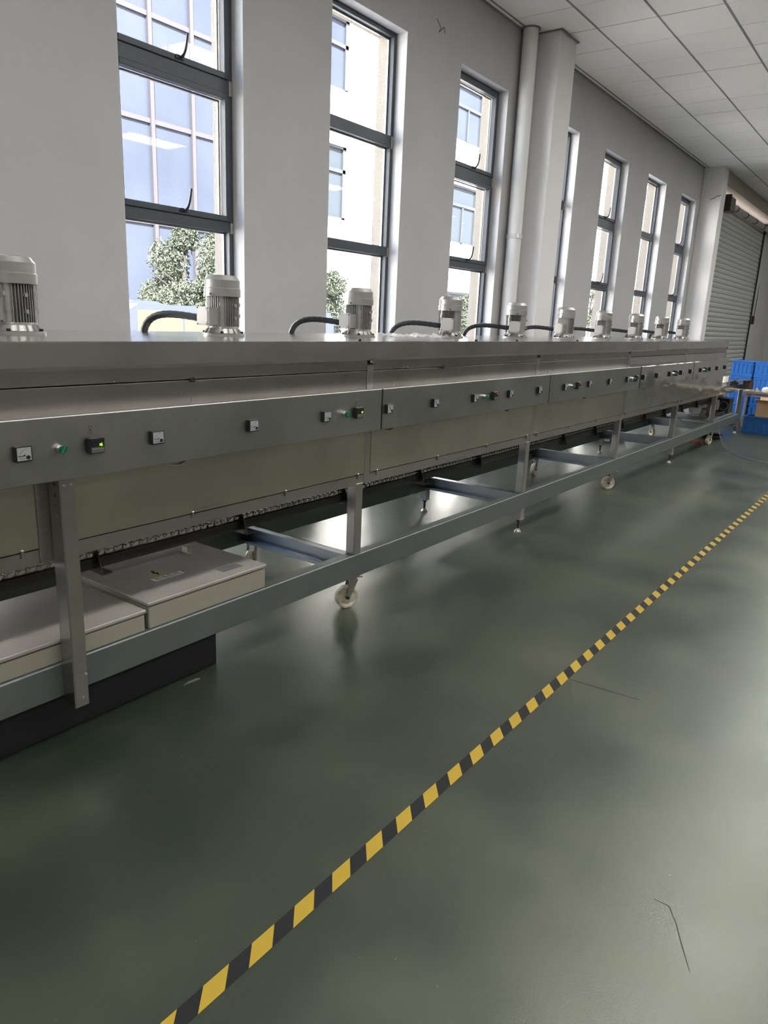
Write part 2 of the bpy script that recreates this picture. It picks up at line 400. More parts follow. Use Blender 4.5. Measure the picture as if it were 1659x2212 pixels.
# windows: frame set back in the reveal, three lights, transoms, sashes, handles
FY0, FY1 = 4.065, 4.125
def handle(x, z):
    h = MB(); h.cbox(x - .03, x + .03, FY0 - .022, FY0 - .008, z - .012, z + .012, .003)
    h.tube(bez((x + .005, FY0 - .02, z), (x + .01, FY0 - .05, z + .0), (x + .02, FY0 - .06, z + .05), (x + .035, FY0 - .055, z + .13), 8), [.010] * 3 + [.008] * 6, 8)
    return h
def window(idx, a, b, sash):
    W = structE('window_%d' % idx, ((a + b) / 2, 4.09, SILL), 'tall narrow window with dark aluminium frame')
    rv = MB()   # painted inner reveal lining and rendered outer reveal lining
    e = .004
    rv.box(a, a + e, YW, FY0, SILL, WTOP, 0).box(b - e, b, YW, FY0, SILL, WTOP, 0).box(a, b, YW, FY0, WTOP - e, WTOP, 0).box(a, b, YW, FY0, SILL, SILL + e, 0)
    rv.box(a, a + e, FY1, YO, SILL, WTOP, 1).box(b - e, b, FY1, YO, SILL, WTOP, 1).box(a, b, FY1, YO, WTOP - e, WTOP, 1).box(a, b, FY1, YO, SILL, SILL + e, 1)
    part('reveal', rv, [M_REVEAL, M_CREAM], W)
    f = MB(); t = .036
    a0, b0, z0, z1 = a + e, b - e, SILL + e, WTOP - e
    f.cbox(a0, a0 + t, FY0, FY1, z0, z1).cbox(b0 - t, b0, FY0, FY1, z0, z1).cbox(a0 + t, b0 - t, FY0, FY1, z1 - t, z1).cbox(a0 + t, b0 - t, FY0, FY1, z0, z0 + t)
    part('frame', f, M_WINF, W)
    ta, tb = ((2.93, 3.02), (2.05, 2.125)) if not sash else ((2.90, 2.985), (2.045, 2.11))
    tc_ = (1.02, 1.09)
    for z in (ta, tb, tc_): part('transom', MB().cbox(a0 + t, b0 - t, FY0, FY1, z[0], z[1]), M_WINF, W)
    lights = [(ta[1], z1 - t, sash), (tb[1], ta[0], sash), (tc_[1], tb[0], False), (z0 + t, tc_[0], False)]
    for q0, q1, sa in lights:
        ia, ib = a0 + t, b0 - t
        if sa:
            s_ = MB(); u = .036; y0, y1 = FY0 - .012, FY0 + .04
            s_.cbox(ia, ia + u, y0, y1, q0, q1).cbox(ib - u, ib, y0, y1, q0, q1).cbox(ia + u, ib - u, y0, y1, q1 - u, q1).cbox(ia + u, ib - u, y0, y1, q0, q0 + u)
            so = part('sash', s_, M_WINF, W)
            part('handle', handle((a + b) / 2 + .03, q0 + .024), M_BLACK, so)
            ia, ib, q0, q1 = ia + u, ib - u, q0 + u, q1 - u
        part('glazing_bead', MB().box(ia, ia + .012, FY1 - .012, FY1 + .004, q0, q1).box(ib - .012, ib, FY1 - .012, FY1 + .004, q0, q1).box(ia, ib, FY1 - .012, FY1 + .004, q1 - .012, q1), M_FORK, W)
        part('pane', MB().box(ia, ib, 4.098, 4.103, q0, q1), M_GLASS, W)
    # small latch plates where the transoms meet the jamb
    for z in (ta, tb): part('latch_plate', MB().cbox(b0 - .03, b0 - .006, FY0 - .008, FY0 - .0, z[0] - .01, z[1] - .005, .002), M_FORK, W)
for i, (a, b) in enumerate(WINS): window(i + 1, a, b, i in (2, 4, 6, 8, 0))

# roller shutter door
D = structE('door_1', (18.3, 3.93, 0), 'grey steel roller shutter')
prof = [(0, 0), (-.018, .012), (-.026, .04), (-.026, .062), (-.012, .088), (0, .1), (.004, .1), (.004, 0)]
slm = MB().prism([(p[0], p[1]) for p in prof], 0, -2.7, 2.7).mesh('slat', M_SLAT)
for k in range(40): link('slat', slm, D, (0, 0, .02 + .1 * k))
part('bottom_bar', MB().cbox(15.6, 21.0, 3.91, 3.945, 0, .03), M_SLAT, D)
part('guide_rail', MB().cbox(21.0, 21.28, 3.87, YW, 0, 4.08, .01), M_SLAT, D)
part('guide_rail', MB().cbox(15.45, 15.62, 3.87, YW, 0, 4.08, .01), M_SLAT, D)
part('switch_box', MB().cbox(21.03, 21.17, 3.82, 3.87, 1.75, 1.95, .008), M_BLACK, D)
part('pull_cord', MB().tube(bez((21.1, 3.84, 1.95), (21.2, 3.84, 2.3), (21.5, 3.9, 2.6), (21.6, 3.95, 2.9)), .008, 6), M_BLACK, D)
part('edge_gasket', MB().box(20.97, 20.998, 3.868, 3.90, 0, 4.05), M_RUBBER, D)
tb_ = MB().cyl((16.2, 3.75, 3.95), .055, 6.3, 0, 16)
RT_ = part('roller_tube', tb_, M_SILVER, D)
for k in range(6): part('band', MB().cyl((16.98 + .98 * k, 3.75, 3.95), .062, .05, 0, 16), M_RUBBER, RT_)
part('motor_box', MB().cbox(16.05, 16.5, 3.66, 3.84, 3.80, 4.06, .012).cbox(16.02, 16.05, 3.64, 3.86, 3.78, 4.08, .004), M_BLACK, D, 'black shutter motor box')

# white drain pipe
PIPE = thing('drain_pipe', 'white vertical drain pipe in front of the square column', 'pipe', (7.565, 3.865, 0))
part('pipe', MB().cyl((7.565, 3.865, 0), .078, ZC, 2, 28), M_PIPE, PIPE)
part('clamp', MB().lathe([(.078, 2.40), (.088, 2.40), (.088, 2.445), (.078, 2.445)], (7.565, 3.865, 0)).cbox(7.50, 7.53, 3.78, 3.80, 2.40, 2.445), M_REVEAL, PIPE)
part('ceiling_collar', MB().lathe([(.078, ZC - .012), (.098, ZC - .012), (.098, ZC - .004)], (7.565, 3.865, 0)), M_TBAR, PIPE)

# ceiling panel lamps of the hall (beyond the picture's edge)
k = 0
for y in (.6, -3.75):
    for x in (-3.0, -.6, 1.8, 4.2, 6.6, 9.0, 11.4, 13.8, 16.2, 18.6, 21.0):
        L = thing('ceiling_light', 'rectangular white ceiling panel lamp over the open hall, out of the picture', 'lamp', (x, y, ZC), group='ceiling panel lamps')
        lpart('frame', MB().box(-.6, .6, -.3, -.285, -.012, .0).box(-.6, .6, .285, .3, -.012, .0).box(-.6, -.585, -.285, .285, -.012, .0).box(.585, .6, -.285, .285, -.012, .0), M_LAMPB, L)
        lpart('diffuser', MB().box(-.585, .585, -.285, .285, -.008, -.001), M_LAMP, L)

# ------------------------------------------------------------------ the tunnel oven
OV = thing('tunnel_oven', 'long stainless steel tunnel oven on a wheeled frame under the windows', 'oven', (6.3, 2.7, 0))
YR, YC, YH, YB = 2.235, 2.145, 2.212, 3.20
POSTS = [-.75, 1.215, 2.945, 4.905, 6.87, 8.82, 10.835]
XE = 10.86
XL = -.78                                   # the oven runs on past the left edge of the picture
# frame
for (ya, yb) in ((YR, YR + .06), (3.08, 3.14)):
    part('frame_rail', MB().cbox(XL, 12.52, ya, yb, .19, .315, .004), M_RAIL, OV)
LEGX = [.9, 2.89, 4.865, 6.85, 8.78, 10.72]
for x in LEGX + [12.42]:
    c = MB(); xb = x - .045
    c.box(xb + .044, xb + .05, YR + .06, 3.08, .212, .312).box(xb, xb + .05, YR + .06, 3.08, .306, .312).box(xb, xb + .05, YR + .06, 3.08, .212, .218).box(xb, xb + .005, YR + .06, 3.08, .218, .228)
    part('cross_beam', c, M_GALV, OV)
for x in LEGX[1:] + [12.42]:
    for (ya, yb) in ((YR + .001, YR + .058), (3.082, 3.138)):
        part('leg', MB().cbox(x - .03, x + .03, ya, yb, .315, .70, .004), M_STEEL, OV)
L1 = part('leg', MB().cbox(1.234, 1.288, 2.163, YR - .001, .163, 1.0, .004), M_STEEL, OV, 'wide stainless leg bolted over the front rail')
for q in ((1.262, .20), (1.28, .28), (1.25, .955), (1.275, .955)): part('screw', MB().cyl((q[0], 2.163, q[1]), .0045, -.0035, 1, 8), M_SCREW, L1)
for q in ((.955, .965), (.918, .930), (.885, .893), (.85, .856)): part('slot', MB().box(1.2325, 1.2345, 2.187, 2.20, q[0], q[1]), M_BRICK, L1)
# support rail under the enclosures
part('support_rail', MB().cbox(XL + .06, 2.20, 2.70, 2.74, .275, .3135, .003), M_GALV, OV)
# core, floor plate
part('oven_core', MB().box(XL + .04, XE - .03, 2.262, YB, .715, 1.30), M_INNER, OV)
part('rear_panel', MB().box(XL, XE, YB, YB + .012, .69, 1.31), M_STEEL, OV)
part('end_panel', MB().cbox(XE - .028, XE, YR + .027, YB - .002, .70, 1.305, .003), M_POL, OV)
part('end_panel', MB().box(XL, XL + .03, YR + .03, YB, .70, 1.305), M_STEEL, OV)
for i, x in enumerate(POSTS):
    part('frame_post', MB().cbox(x - .025, x + .025, YR, YR + .026, .69, 1.01 if i == 1 else 1.292, .002), M_STEEL if i < 5 else M_POL, OV)
CSEG = [(XL, 2.925), (2.937, 4.932), (4.942, 6.962), (6.985, 8.865), (8.885, 10.60)]
for i in range(len(POSTS) - 1):
    a, b = POSTS[i] + .0265, POSTS[i + 1] - .0265
    far = i >= 4
    part('lower_strip', MB().box(a, b, YR + .002, YR + .026, .69, .7395), M_STEEL, OV)
    part('lower_panel', MB().cbox(a, b, YR - .001, YR + .026, .743, 1.02, .002), M_POL if far else M_STEELL, OV)
    if i:
        ua = POSTS[0] + .0265 if i == 1 else a
        part('upper_panel', MB().cbox(ua, b, YR + .003, YR + .026, 1.13, 1.262, .002), M_POL if far else M_UP, OV)
        part('top_strip', MB().cbox(ua, b, YR + .0005, YR + .026, 1.266, 1.33, .002), M_UP, OV)
    nclip = 4
    for q in range(nclip):
        x = a + (b - a) * (.03 + .94 * q / (nclip - 1))
        part('clip', MB().cbox(x - .005, x + .005, YR - .008, YR + .003, .722, .752, .002), M_STEEL, OV)
    for q in (.15, .85):
        x = a + (b - a) * q
        part('latch_pin', MB().cyl((x, YR - .003, 1.272), .004, -.006, 1, 8), M_SCREW, OV)
# hood in three lengths with a bent lip
for a, b, ma in ((XL, 4.262, M_STEEL), (4.268, 7.636, M_STEEL), (7.645, 10.80, M_POL)):
    h = MB(); pr = [(YH, 1.4035), (YH, 1.326), (YR + .001, 1.312), (YR + .001, 1.318), (YH + .004, 1.33), (YH + .004, 1.398), (YB + .01, 1.398), (YB + .01, 1.4035)]
    h.prism(pr, 0, a, b)
    part('hood', h, [ma], OV)
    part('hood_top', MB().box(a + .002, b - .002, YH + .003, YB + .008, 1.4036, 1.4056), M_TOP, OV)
    if b > 10: part('hood_end', MB().box(b - .004, b, YH + .004, YB + .01, 1.312, 1.398), ma, OV)
for x in (2.86, 4.0, 4.55, 5.6):
    part('knob', MB().cyl((x, YH + .03, 1.4056), .008, .010, 2, 10), M_BOLT, OV)
# control boxes
for i, (a, b) in enumerate(CSEG):
    part('control_panel', MB().prism([(YC, .982), (YC, 1.1795), (YC + .002, 1.182), (YR + .002, 1.171), (YR + .002, .98), (YC + .002, .98)], 0, a, b), M_CTRL if i < 3 else M_POL, OV)
# ammeters
ZI = 1.082
am_me = MB().cbox(-.026, .026, -.018, 0, -.024, .024, .002).mesh('ammeter', M_BLACK)
fa_me = MB().box(-.0215, .0215, -.0188, -.018, -.0195, .0195).mesh('dial_face', M_DIAL)
ne_me = MB().prism([(-.019, -.0045), (-.019, -.0058), (.002, -.0058), (.002, -.001), (.0, -.001), (-.003, -.0045)], 1, -.0197, -.0189).box(-.015, .012, -.0193, -.0189, -.0135, -.0125).mesh('needle', M_INK)
nd_me = MB().prism([(-.012, .012), (-.010, .013), (.006, -.008), (.003, -.010)], 1, -.0197, -.0189).mesh('needle', M_INK)
kn_me = MB().cyl((.011, -.0188, -.0105), .0058, -.003, 1, 12).mesh('dial_screw', M_BLACK)
sc_me = MB()
for t in range(9):
    an = PI * (.5 + .42 * t / 8) + .1
    sc_me.box(.012 + .026 * math.cos(an) - .0006, .012 + .026 * math.cos(an) + .0006, -.0192, -.0189, -.010 + .026 * math.sin(an) - .0015, -.010 + .026 * math.sin(an) + .0015)
sc_me = sc_me.mesh('scale', M_KEYS)
def ammeter(x, k):
    A = link('ammeter', am_me, OV, (x - 6.3, YC - 2.7 + .0005, ZI))
    link('dial_face', fa_me, A); link('needle', ne_me if k else nd_me, A); link('dial_screw', kn_me, A); link('scale', sc_me, A)
SEG = {'0': 'abcdef', '1': 'bc', '2': 'abged', '6': 'afgedc', '8': 'abcdefg', '9': 'abcdfg'}
def digit(mbb, ch, cx, cz, w_, h_, t_, y0, y1, mi=0):
    S = SEG[ch]
    for s_ in S:
        if s_ in 'agd':
            z = {'a': cz + h_ / 2, 'g': cz, 'd': cz - h_ / 2}[s_]; mbb.box(cx - w_ / 2, cx + w_ / 2, y0, y1, z - t_ / 2, z + t_ / 2, mi)
        else:
            x = cx + (w_ / 2 if s_ in 'bc' else -w_ / 2); za, zb = (cz, cz + h_ / 2) if s_ in 'bf' else (cz - h_ / 2, cz)
            mbb.box(x - t_ / 2, x + t_ / 2, y0, y1, za, zb, mi)
ct_me = MB().cbox(-.0285, .0285, -.024, 0, -.027, .027, .004).mesh('temperature_controller', M_BLACK)
kp_me = MB().box(-.023, .023, -.0252, -.024, -.023, -.006).mesh('keypad', M_KEYS)
ks_me = MB()
for t in range(4): ks_me.cbox(-.0205 + .0105 * t, -.0125 + .0105 * t, -.0262, -.0252, -.0135, -.0085, .0006)
ks_me = ks_me.mesh('keys', M_KEYL)
un_me = MB()
for rw in (.0145, .002):
    for t in range(4): digit(un_me, '8', -.013 + .009 * t, rw, .005, .007, .0009, -.0247, -.024)
un_me = un_me.mesh('unlit_digits', M_LEDD)
def controller(x, kind):
    A = link('temperature_controller', ct_me, OV, (x - 6.3, YC - 2.7 + .0005, ZI))
    link('keypad', kp_me, A); link('keys', ks_me, A); link('unlit_digits', un_me, A)
    d = MB()
    if kind == 'r': digit(d, '1', .012, .0145, .005, .008, .002, -.0252, -.0246); digit(d, '1', .006, .0145, .005, .008, .002, -.0252, -.0246)
    else:
        s_ = kind
        digit(d, s_[0], .005, .002, .005, .0075, .0018, -.0252, -.0246); digit(d, s_[1], .014, .002, .005, .0075, .0018, -.0252, -.0246)
    lpart('lit_digits', d, M_LEDR if kind == 'r' else M_LEDG, A)
co_me = MB().cyl((0, 0, 0), .0145, -.012, 1, 18).cyl((0, -.012, 0), .012, -.008, 1, 18).mesh('rotary_switch', M_SCREW)
kb_me = MB().cyl((0, -.02, 0), .0115, -.006, 1, 18)
_k = MB().cbox(-.0045, .0045, -.036, -.022, -.0135, .0135, .002)
_ca, _sa = math.cos(.6), math.sin(.6)
kb_me.add([(v[0] * _ca + v[2] * _sa, v[1], -v[0] * _sa + v[2] * _ca) for v in _k.v], _k.f)
kb_me = kb_me.mesh('green_knob', M_GREEN)
def switch(x):
    A = link('rotary_switch', co_me, OV, (x - 6.3, YC - 2.7 + .0005, ZI)); link('green_knob', kb_me, A)
for x in (.62, 1.11, 1.59, 2.05, 2.50): ammeter(x, 1)
for x in (2.98, 3.41, 3.85, 4.31, 4.75, 5.20, 5.68, 6.14, 6.59, 7.07, 7.49, 7.93, 8.36, 8.75, 9.20, 9.63, 10.02, 10.45): ammeter(x, 0)
for x in (1.23, 2.63, 3.97, 5.32, 6.73, 8.04, 9.32): switch(x)
for x, kd in ((1.35, '16'), (2.73, '12'), (4.09, 'r'), (5.44, 'r'), (6.83, 'r'), (8.15, 'r'), (9.43, 'r')): controller(x, kd)
# handwritten zone numbers
p8 = [(1.341 + .0055 * math.sin(2 * t), YC - .0003, 1.131 + .0125 * math.cos(t)) for t in [2 * PI * i / 40 for i in range(40)]]
part('zone_number', MB().tube(p8, .00055, 5, closed=True), M_INK, OV, 'handwritten 8 above the display')
p9 = [(2.722 + .004 * math.cos(t), YC - .0003, 1.128 + .005 * math.sin(t)) for t in [2 * PI * i / 16 for i in range(17)]] + [(2.7245, YC - .0003, 1.120), (2.721, YC - .0003, 1.113)]
part('zone_number', MB().tube(p9, .0005, 5), M_INK, OV, 'faint handwritten 9 above the display')
# wires hanging under the control boxes
for x in (1.72, 3.06, 4.38, 5.72, 7.25, 8.1, 9.6):
    part('wire', MB().tube(bez((x - .07, 2.19, .985), (x - .04, 2.19, .955), (x + .03, 2.185, .945), (x + .035, 2.185, .982)), .0045, 6).tube(bez((x - .05, 2.20, .985), (x - .02, 2.20, .962), (x + .025, 2.195, .95), (x + .03, 2.19, .982)), .0035, 6), M_STEEL, OV)
# small upright pins behind the control boxes
for x in (1.80, 2.85, 3.10, 5.0): part('pin', MB().cyl((x, 2.20, 1.182), .0035, .022, 2, 8), M_SCREW, OV)
# bolt heads on the seam
for x in (1.83, 3.62): part('bolt', MB().cyl((x, YR + .001, 1.264), .011, -.012, 1, 6), M_DARK, OV)

# conveyor: guide beam, brackets, chain, belt, outfeed
part('guide_beam', MB().cbox(XL + .02, 12.3, 2.48, 2.53, .525, .572, .003), M_DARK, OV)
part('guide_beam', MB().cbox(XL + .02, 12.3, 2.98, 3.03, .525, .597, .003), M_DARK, OV)
for k in range(14):
    x = 1.54 + .76 * k
    part('bracket', MB().prism([(2.44, .512), (2.53, .512), (2.53, .69), (2.50, .69)], 0, x, x + .005).box(x, x + .045, 2.44, 2.53, .506, .512), M_DARK, OV)
ch = MB(); x = XL + .05
while x < 12.3:
    d = random.uniform(-.002, .002)
    ch.box(x, x + .026, 2.484, 2.489, .575 + d, .590 + d)
    ch.box(x + .018, x + .042, 2.492, 2.497, .577 + d, .588 + d)
    ch.cyl((x + .013, 2.480, .5825 + d), .007, .05, 1, 6)
    ch.box(x + .008, x + .014, 2.535, 3.02, .600, .606)
    x += .040
tag(part('conveyor_chain', ch, M_CHAIN, OV, 'shiny roller chain below the lower strip'), kind='stuff')
part('belt', MB().box(XL + .05, 12.25, 2.51, 3.02, .668, .676), M_DARK, OV)
part('outfeed_strip', MB().cbox(XE + .002, 12.46, YR, YR + .03, .69, .772, .002), M_POL, OV)
part('outfeed_guard', MB().cbox(XE + .002, 11.95, YR + .03, YR + .05, .772, .842, .003).cbox(11.95, 12.32, YR + .03, YR + .05, .772, .80, .003), M_POL, OV)
part('outfeed_bed', MB().box(XE + .002, 12.4, YR + .05, 3.1, .80, .812), M_GALV, OV)
part('outfeed_roller', MB().cyl((12.4, YR + .05, .78), .03, .8, 1, 16), M_STEEL, OV)
ep = [(2.085, .70), (2.085, .80), (2.092, .822), (2.11, .836), (2.14, .842), (2.235, .842), (2.235, .70)]
part('end_guard', MB().prism(ep, 0, 12.30, 12.304).box(11.95, 12.30, 2.12, 2.30, .842, .846), M_BROWN, OV, 'brown sheet guard at the outfeed end')
part('hole', MB().cyl((12.42, YR + .0005, .55), .008, -.002, 1, 10), M_INK, OV)

# castors and levelling feet
def caster(x, y, rz):
    px, py = x - 6.3, y - 2.7
    F = lpart('caster', MB().cbox(-.045, .045, -.04, .04, .178, .19, .002).cyl((0, 0, .163), .026, .015, 2, 14).cbox(-.026, .026, -.025, .025, .158, .165, .002), M_FORK, OV, (px, py, 0), rz)
    for s_ in (-1, 1):
        ym = .0245 * s_
        lpart('fork', MB().prism([(-.024, .16), (.024, .16), (.040, .055), (.022, .052)], 1, ym - .0018, ym + .0018), M_FORK, F)
    lpart('wheel', MB().lathe([(.012, -.016), (.040, -.010), (.052, -.018), (.060, -.018), (.063, -.013), (.063, .013), (.060, .018), (.052, .018), (.040, .010), (.012, .016)], n=28), M_CASTER, F, (.03, 0, .063), 0).rotation_euler = (PI / 2, 0, 0)
    lpart('axle', MB().cyl((.03, -.028, .063), .008, .056, 1, 10), M_BOLT, F)
def foot(x, y):
    F = link('levelling_foot', MB().cbox(-.028, .028, -.028, .028, .11, .19, .002).cbox(-.034, .034, -.03, .03, .105, .112, .001).mesh('levelling_foot', M_FORK), OV, (x - 6.3, y - 2.7, 0))
    lpart('bolt', MB().cyl((0, 0, .03), .009, .08, 2, 10).cyl((0, 0, .09), .018, .014, 2, 6), M_DARK, F)
    lpart('pad', MB().lathe([(.0, 0), (.026, 0), (.026, .012), (.016, .024), (.012, .034), (0, .034)], n=16), M_FORK, F)
for x, rz in ((2.915, 2.6), (6.93, 2.3), (10.90, 2.9)):
    caster(x, 2.285, rz); caster(x + .07, 3.12, rz + 1.0)
for x in (4.89, 8.87, 12.45):
    foot(x, 2.27); foot(x, 3.11)

# drive unit under the outfeed (standing on the frame): motor, pulley, fan box
DR = thing('drive_motor', 'grey drive motor with brown pulley under the outfeed end', 'motor', (11.35, 2.75, .31))
part('base', MB().cbox(10.80, 12.32, 2.30, 3.06, .3155, .335, .003), M_GALV, DR)
part('housing', MB().cyl((11.25, 2.62, .428), .088, .34, 0, 20), M_ALU, DR)
part('foot_plate', MB().cbox(11.2, 11.6, 2.54, 2.7, .3352, .36), M_ALU, DR)
pu = part('pulley', MB().cyl((11.28, 2.405, .445), .105, .05, 1, 28), M_BROWN, DR)
part('hub', MB().cyl((11.28, 2.405, .445), .018, -.015, 1, 14), M_FORK, pu)
part('shaft', MB().cyl((11.28, 2.455, .445), .012, .10, 1, 10), M_FORK, DR)
FB = thing('fan_box', 'black square fan unit under the outfeed end', 'fan unit', (12.05, 2.6, .336))
part('housing', MB().cbox(12.0, 12.28, 2.32, 2.47, .3365, .56, .006), M_BLACK, FB)
part('grille_ring', MB().tube([(11.997, 2.395 + .06 * math.cos(t), .45 + .06 * math.sin(t)) for t in [2 * PI * i / 24 for i in range(24)]], .006, 6, closed=True), M_KEYS, FB)
cl = MB()
for q in range(4):
    cl.tube([(11.66 + (.16 - .01 * q) * math.cos(t), 2.40 + (.075 + .006 * q) * math.sin(t), .348 + .013 * q + .006 * math.sin(3 * t)) for t in [2 * PI * i / 28 for i in range(28)]], .009, 6, closed=True)
solo('cable_coil', cl, M_RUBBER, 'coil of black cable lying on the frame under the outfeed', 'cable', (11.66, 2.40, .34))

# ------------------------------------------------------------------ fan motors on the oven top
ZT = 1.4056
def build_motor():
    M = thing('fan_motor', 'x', 'motor', (0, 0, 0))
    M.pop('label')
    fl = lpart('flange', MB().lathe([(0, 0), (.10, 0), (.10, .010), (.092, .013), (.06, .013), (.06, 0)], n=32), M_ALU, M)
    skirt = MB().lathe([(.072, .013), (.080, .014), (.070, .034), (.0735, .044)], n=32)
    for q in range(16):
        a = 2 * PI * q / 16
        c_, s_ = math.cos(a), math.sin(a)
        vs = []
        for (r_, z_) in ((.070, .013), (.092, .013), (.074, .034), (.070, .036)):
            for t in (-.0028, .0028): vs.append((r_ * c_ - t * s_, r_ * s_ + t * c_, z_))
        skirt.add(vs, [(0, 2, 4, 6), (1, 7, 5, 3), (2, 3, 5, 4), (4, 5, 7, 6), (0, 1, 3, 2), (6, 7, 1, 0)])
    lpart('end_shield', skirt, M_ALU, M)
    for q in range(4):
        a = PI / 4 + q * PI / 2
        lpart('bolt', MB().cyl((.086 * math.cos(a), .086 * math.sin(a), .013), .008, .009, 2, 6), M_BOLT, fl)
    core = MB().cyl((0, 0, .042), .054, .135, 2, 28)
    lpart('stator', core, M_ALUD, M)
    fins = MB()
    for q in range(4):              # four bundles of parallel fins, with smooth lands between
        A = q * PI / 2
        for t in range(-4, 5):
            off = t * .0098; rr = math.sqrt(.0765 ** 2 - off ** 2)
            r0 = math.sqrt(max(.053 ** 2 - off ** 2, 0)) - .004
            vs = [(x_, y_, z_) for z_ in (.044, .176) for y_ in (off - .0013, off + .0013) for x_ in (r0, rr)]
            vs = [(v[0] * math.cos(A) - v[1] * math.sin(A), v[0] * math.sin(A) + v[1] * math.cos(A), v[2]) for v in vs]
            fins.add(vs, [(0, 2, 3, 1), (4, 5, 7, 6), (0, 1, 5, 4), (2, 6, 7, 3), (0, 4, 6, 2), (1, 3, 7, 5)])
    lpart('cooling_fins', fins, M_ALU, M)
    for q in range(4):
        a = PI / 4 + q * PI / 2; c_, s_ = math.cos(a), math.sin(a)
        lo = MB().cyl((.062 * c_, .062 * s_, .042), .0135, .136, 2, 12)
        for z_ in (.085, .135):
            lo.cyl((.066 * c_, .066 * s_, z_), .0145, .016, 2, 8)
        lpart('tie_rod_land', lo, M_ALU, M)
    lg = MB()
    for z_ in (.075, .132):
        lg.cbox(-.006, .006, -.090, -.070, z_, z_ + .014, .002).cbox(.070, .090, -.006, .006, z_, z_ + .014, .002)
    lpart('mounting_lug', lg, M_ALU, M)
    cowl = MB().lathe([(.076, .178), (.0835, .178), (.0835, .213), (.0805, .216), (.0805, .250), (.066, .270), (.060, .2725), (0, .2735)], n=36)
    lpart('fan_cowl', cowl, M_ALU, M)
    lpart('cowl_screw', MB().cyl((-.083, -.012, .187), .005, -.003, 0, 8), M_BOLT, M)
    # terminal box on the -X side
    T = lpart('terminal_box', MB().cbox(-.118, -.058, -.040, .040, .048, .128, .003), M_ALU, M)
    oc = [(-.034, .066), (-.022, .053), (.022, .053), (.034, .066), (.034, .110), (.022, .123), (-.022, .123), (-.034, .110)]
    lpart('lid', MB().prism(oc, 0, -.1235, -.117), M_LID, T)
    lpart('lid_frame', MB().cbox(-.1195, -.1165, -.042, .042, .046, .130, .001), M_LID, T)
    for yy in (-.036, .036):
        for zz in (.052, .124): lpart('screw', MB().cyl((-.1195, yy, zz), .0035, -.003, 0, 8), M_BOLT, T)
    lpart('cable_gland', MB().cyl((-.088, .040, .078), .016, .02, 1, 12), M_BOLT, T)
    return M
MX = [1.43, 2.42, 3.45, 4.465, 5.475, 6.465, 7.435, 8.435, 9.415, 10.36]
MR = [0, .0, -.06, .40, .40, -.12, -.02, .0, .02, -.05]
ML = ['silver fan motor cut off by the left edge of the picture', 'large silver fan motor standing in front of the leftmost window',
      'silver fan motor in front of the second window from the left', 'silver fan motor beside the crumpled clear film, before the third window',
      'silver fan motor in front of the white drain pipe', 'sixth silver fan motor, just right of the square column', 'seventh silver fan motor counted from the left',
      'eighth silver fan motor counted from the left', 'ninth silver fan motor, second from the far end', 'last and smallest-looking silver fan motor at the far end']
m0 = build_motor()
HG = []
for i, x in enumerate(MX):
    o = m0 if i == 0 else copytree(m0)
    o.location = (x, 2.72, ZT); o.rotation_euler = (0, 0, MR[i])
    tag(o, ML[i], 'motor', 'fan motors on the oven top')
# hoses
HL = ['black corrugated hose leading to the cut-off motor', 'thick black hose arching left of the motor at the leftmost window', 'black hose arching to the motor at the second window', 'black hose running past the crumpled film to the fourth motor',
      'black hose between the fourth and fifth motors', 'black hose between the fifth and sixth motors', 'black hose between the sixth and seventh motors', 'short black hose left of the eighth motor', 'short black hose left of the ninth motor', 'short black hose left of the last motor']
for i, x in enumerate(MX):
    c_, s_ = math.cos(MR[i]), math.sin(MR[i])
    gl = (x + (-.088 * c_ - .062 * s_), 2.72 + (-.088 * s_ + .062 * c_), ZT + .078)
    hx, hy = x - .17, 3.09
    pts = bez(gl, (gl[0] - .02 * s_ - .02, gl[1] + .14, gl[2] + .012), (hx + .01, hy - .02, ZT + .115), (hx, hy, ZT - .0), 22)
    rad = [.0165 + (.0012 if q % 2 else -.0006) for q in range(len(pts))]
    solo('cable_hose', MB().tube(pts, rad, 12), M_HOSE, HL[i], 'hose', (hx, hy, ZT), 'motor cable hoses')
# crumpled clear film on the oven top
fm = MB(); nx, ny = 22, 9; vs = []
for j in range(ny + 1):
    for i in range(nx + 1):
        vs.append((3.80 + .52 * i / nx + random.uniform(-.01, .01), 2.60 + .26 * j / ny + random.uniform(-.01, .01), ZT + .002 + abs(random.gauss(0, .010))))
fm.add(vs, [(j * (nx + 1) + i, j * (nx + 1) + i + 1, (j + 1) * (nx + 1) + i + 1, (j + 1) * (nx + 1) + i) for j in range(ny) for i in range(nx)])
solo('plastic_film', fm, M_FILM, 'crumpled clear plastic film lying on the oven top', 'plastic film', (4.06, 2.73, ZT))

# ------------------------------------------------------------------ electrical enclosures on the frame
def enclosure(name, label, a, b, y0, y1, z0, z1, detail):
    E = thing(name, label, 'electrical box', ((a + b) / 2, (y0 + y1) / 2, z0))
    part('body', MB().cbox(a + .006, b - .006, y0 + .004, y1 - .006, z0, z1 - .020, .003), M_ENCS, E)
    part('gasket', MB().box(a + .012, b - .012, y0 + .010, y1 - .012, z1 - .020, z1 - .015), M_RUBBER, E)
    Dd = part('door', MB().cbox(a, b, y0, y1, z1 - .015, z1, .003), M_ENC, E)
    return E, Dd
E1, D1 = enclosure('electrical_enclosure', 'beige electrical box with a warning sticker on its lid', 1.60, 2.235, 2.243, 2.765, .3155, .425, True)
part('latch', MB().cbox(2.085, 2.105, 2.60, 2.66, .425, .431, .002).prism([(2.088, .431), (2.102, .431), (2.102, .455), (2.095, .462), (2.088, .455)], 1, 2.61, 2.65), M_ENCS, D1)
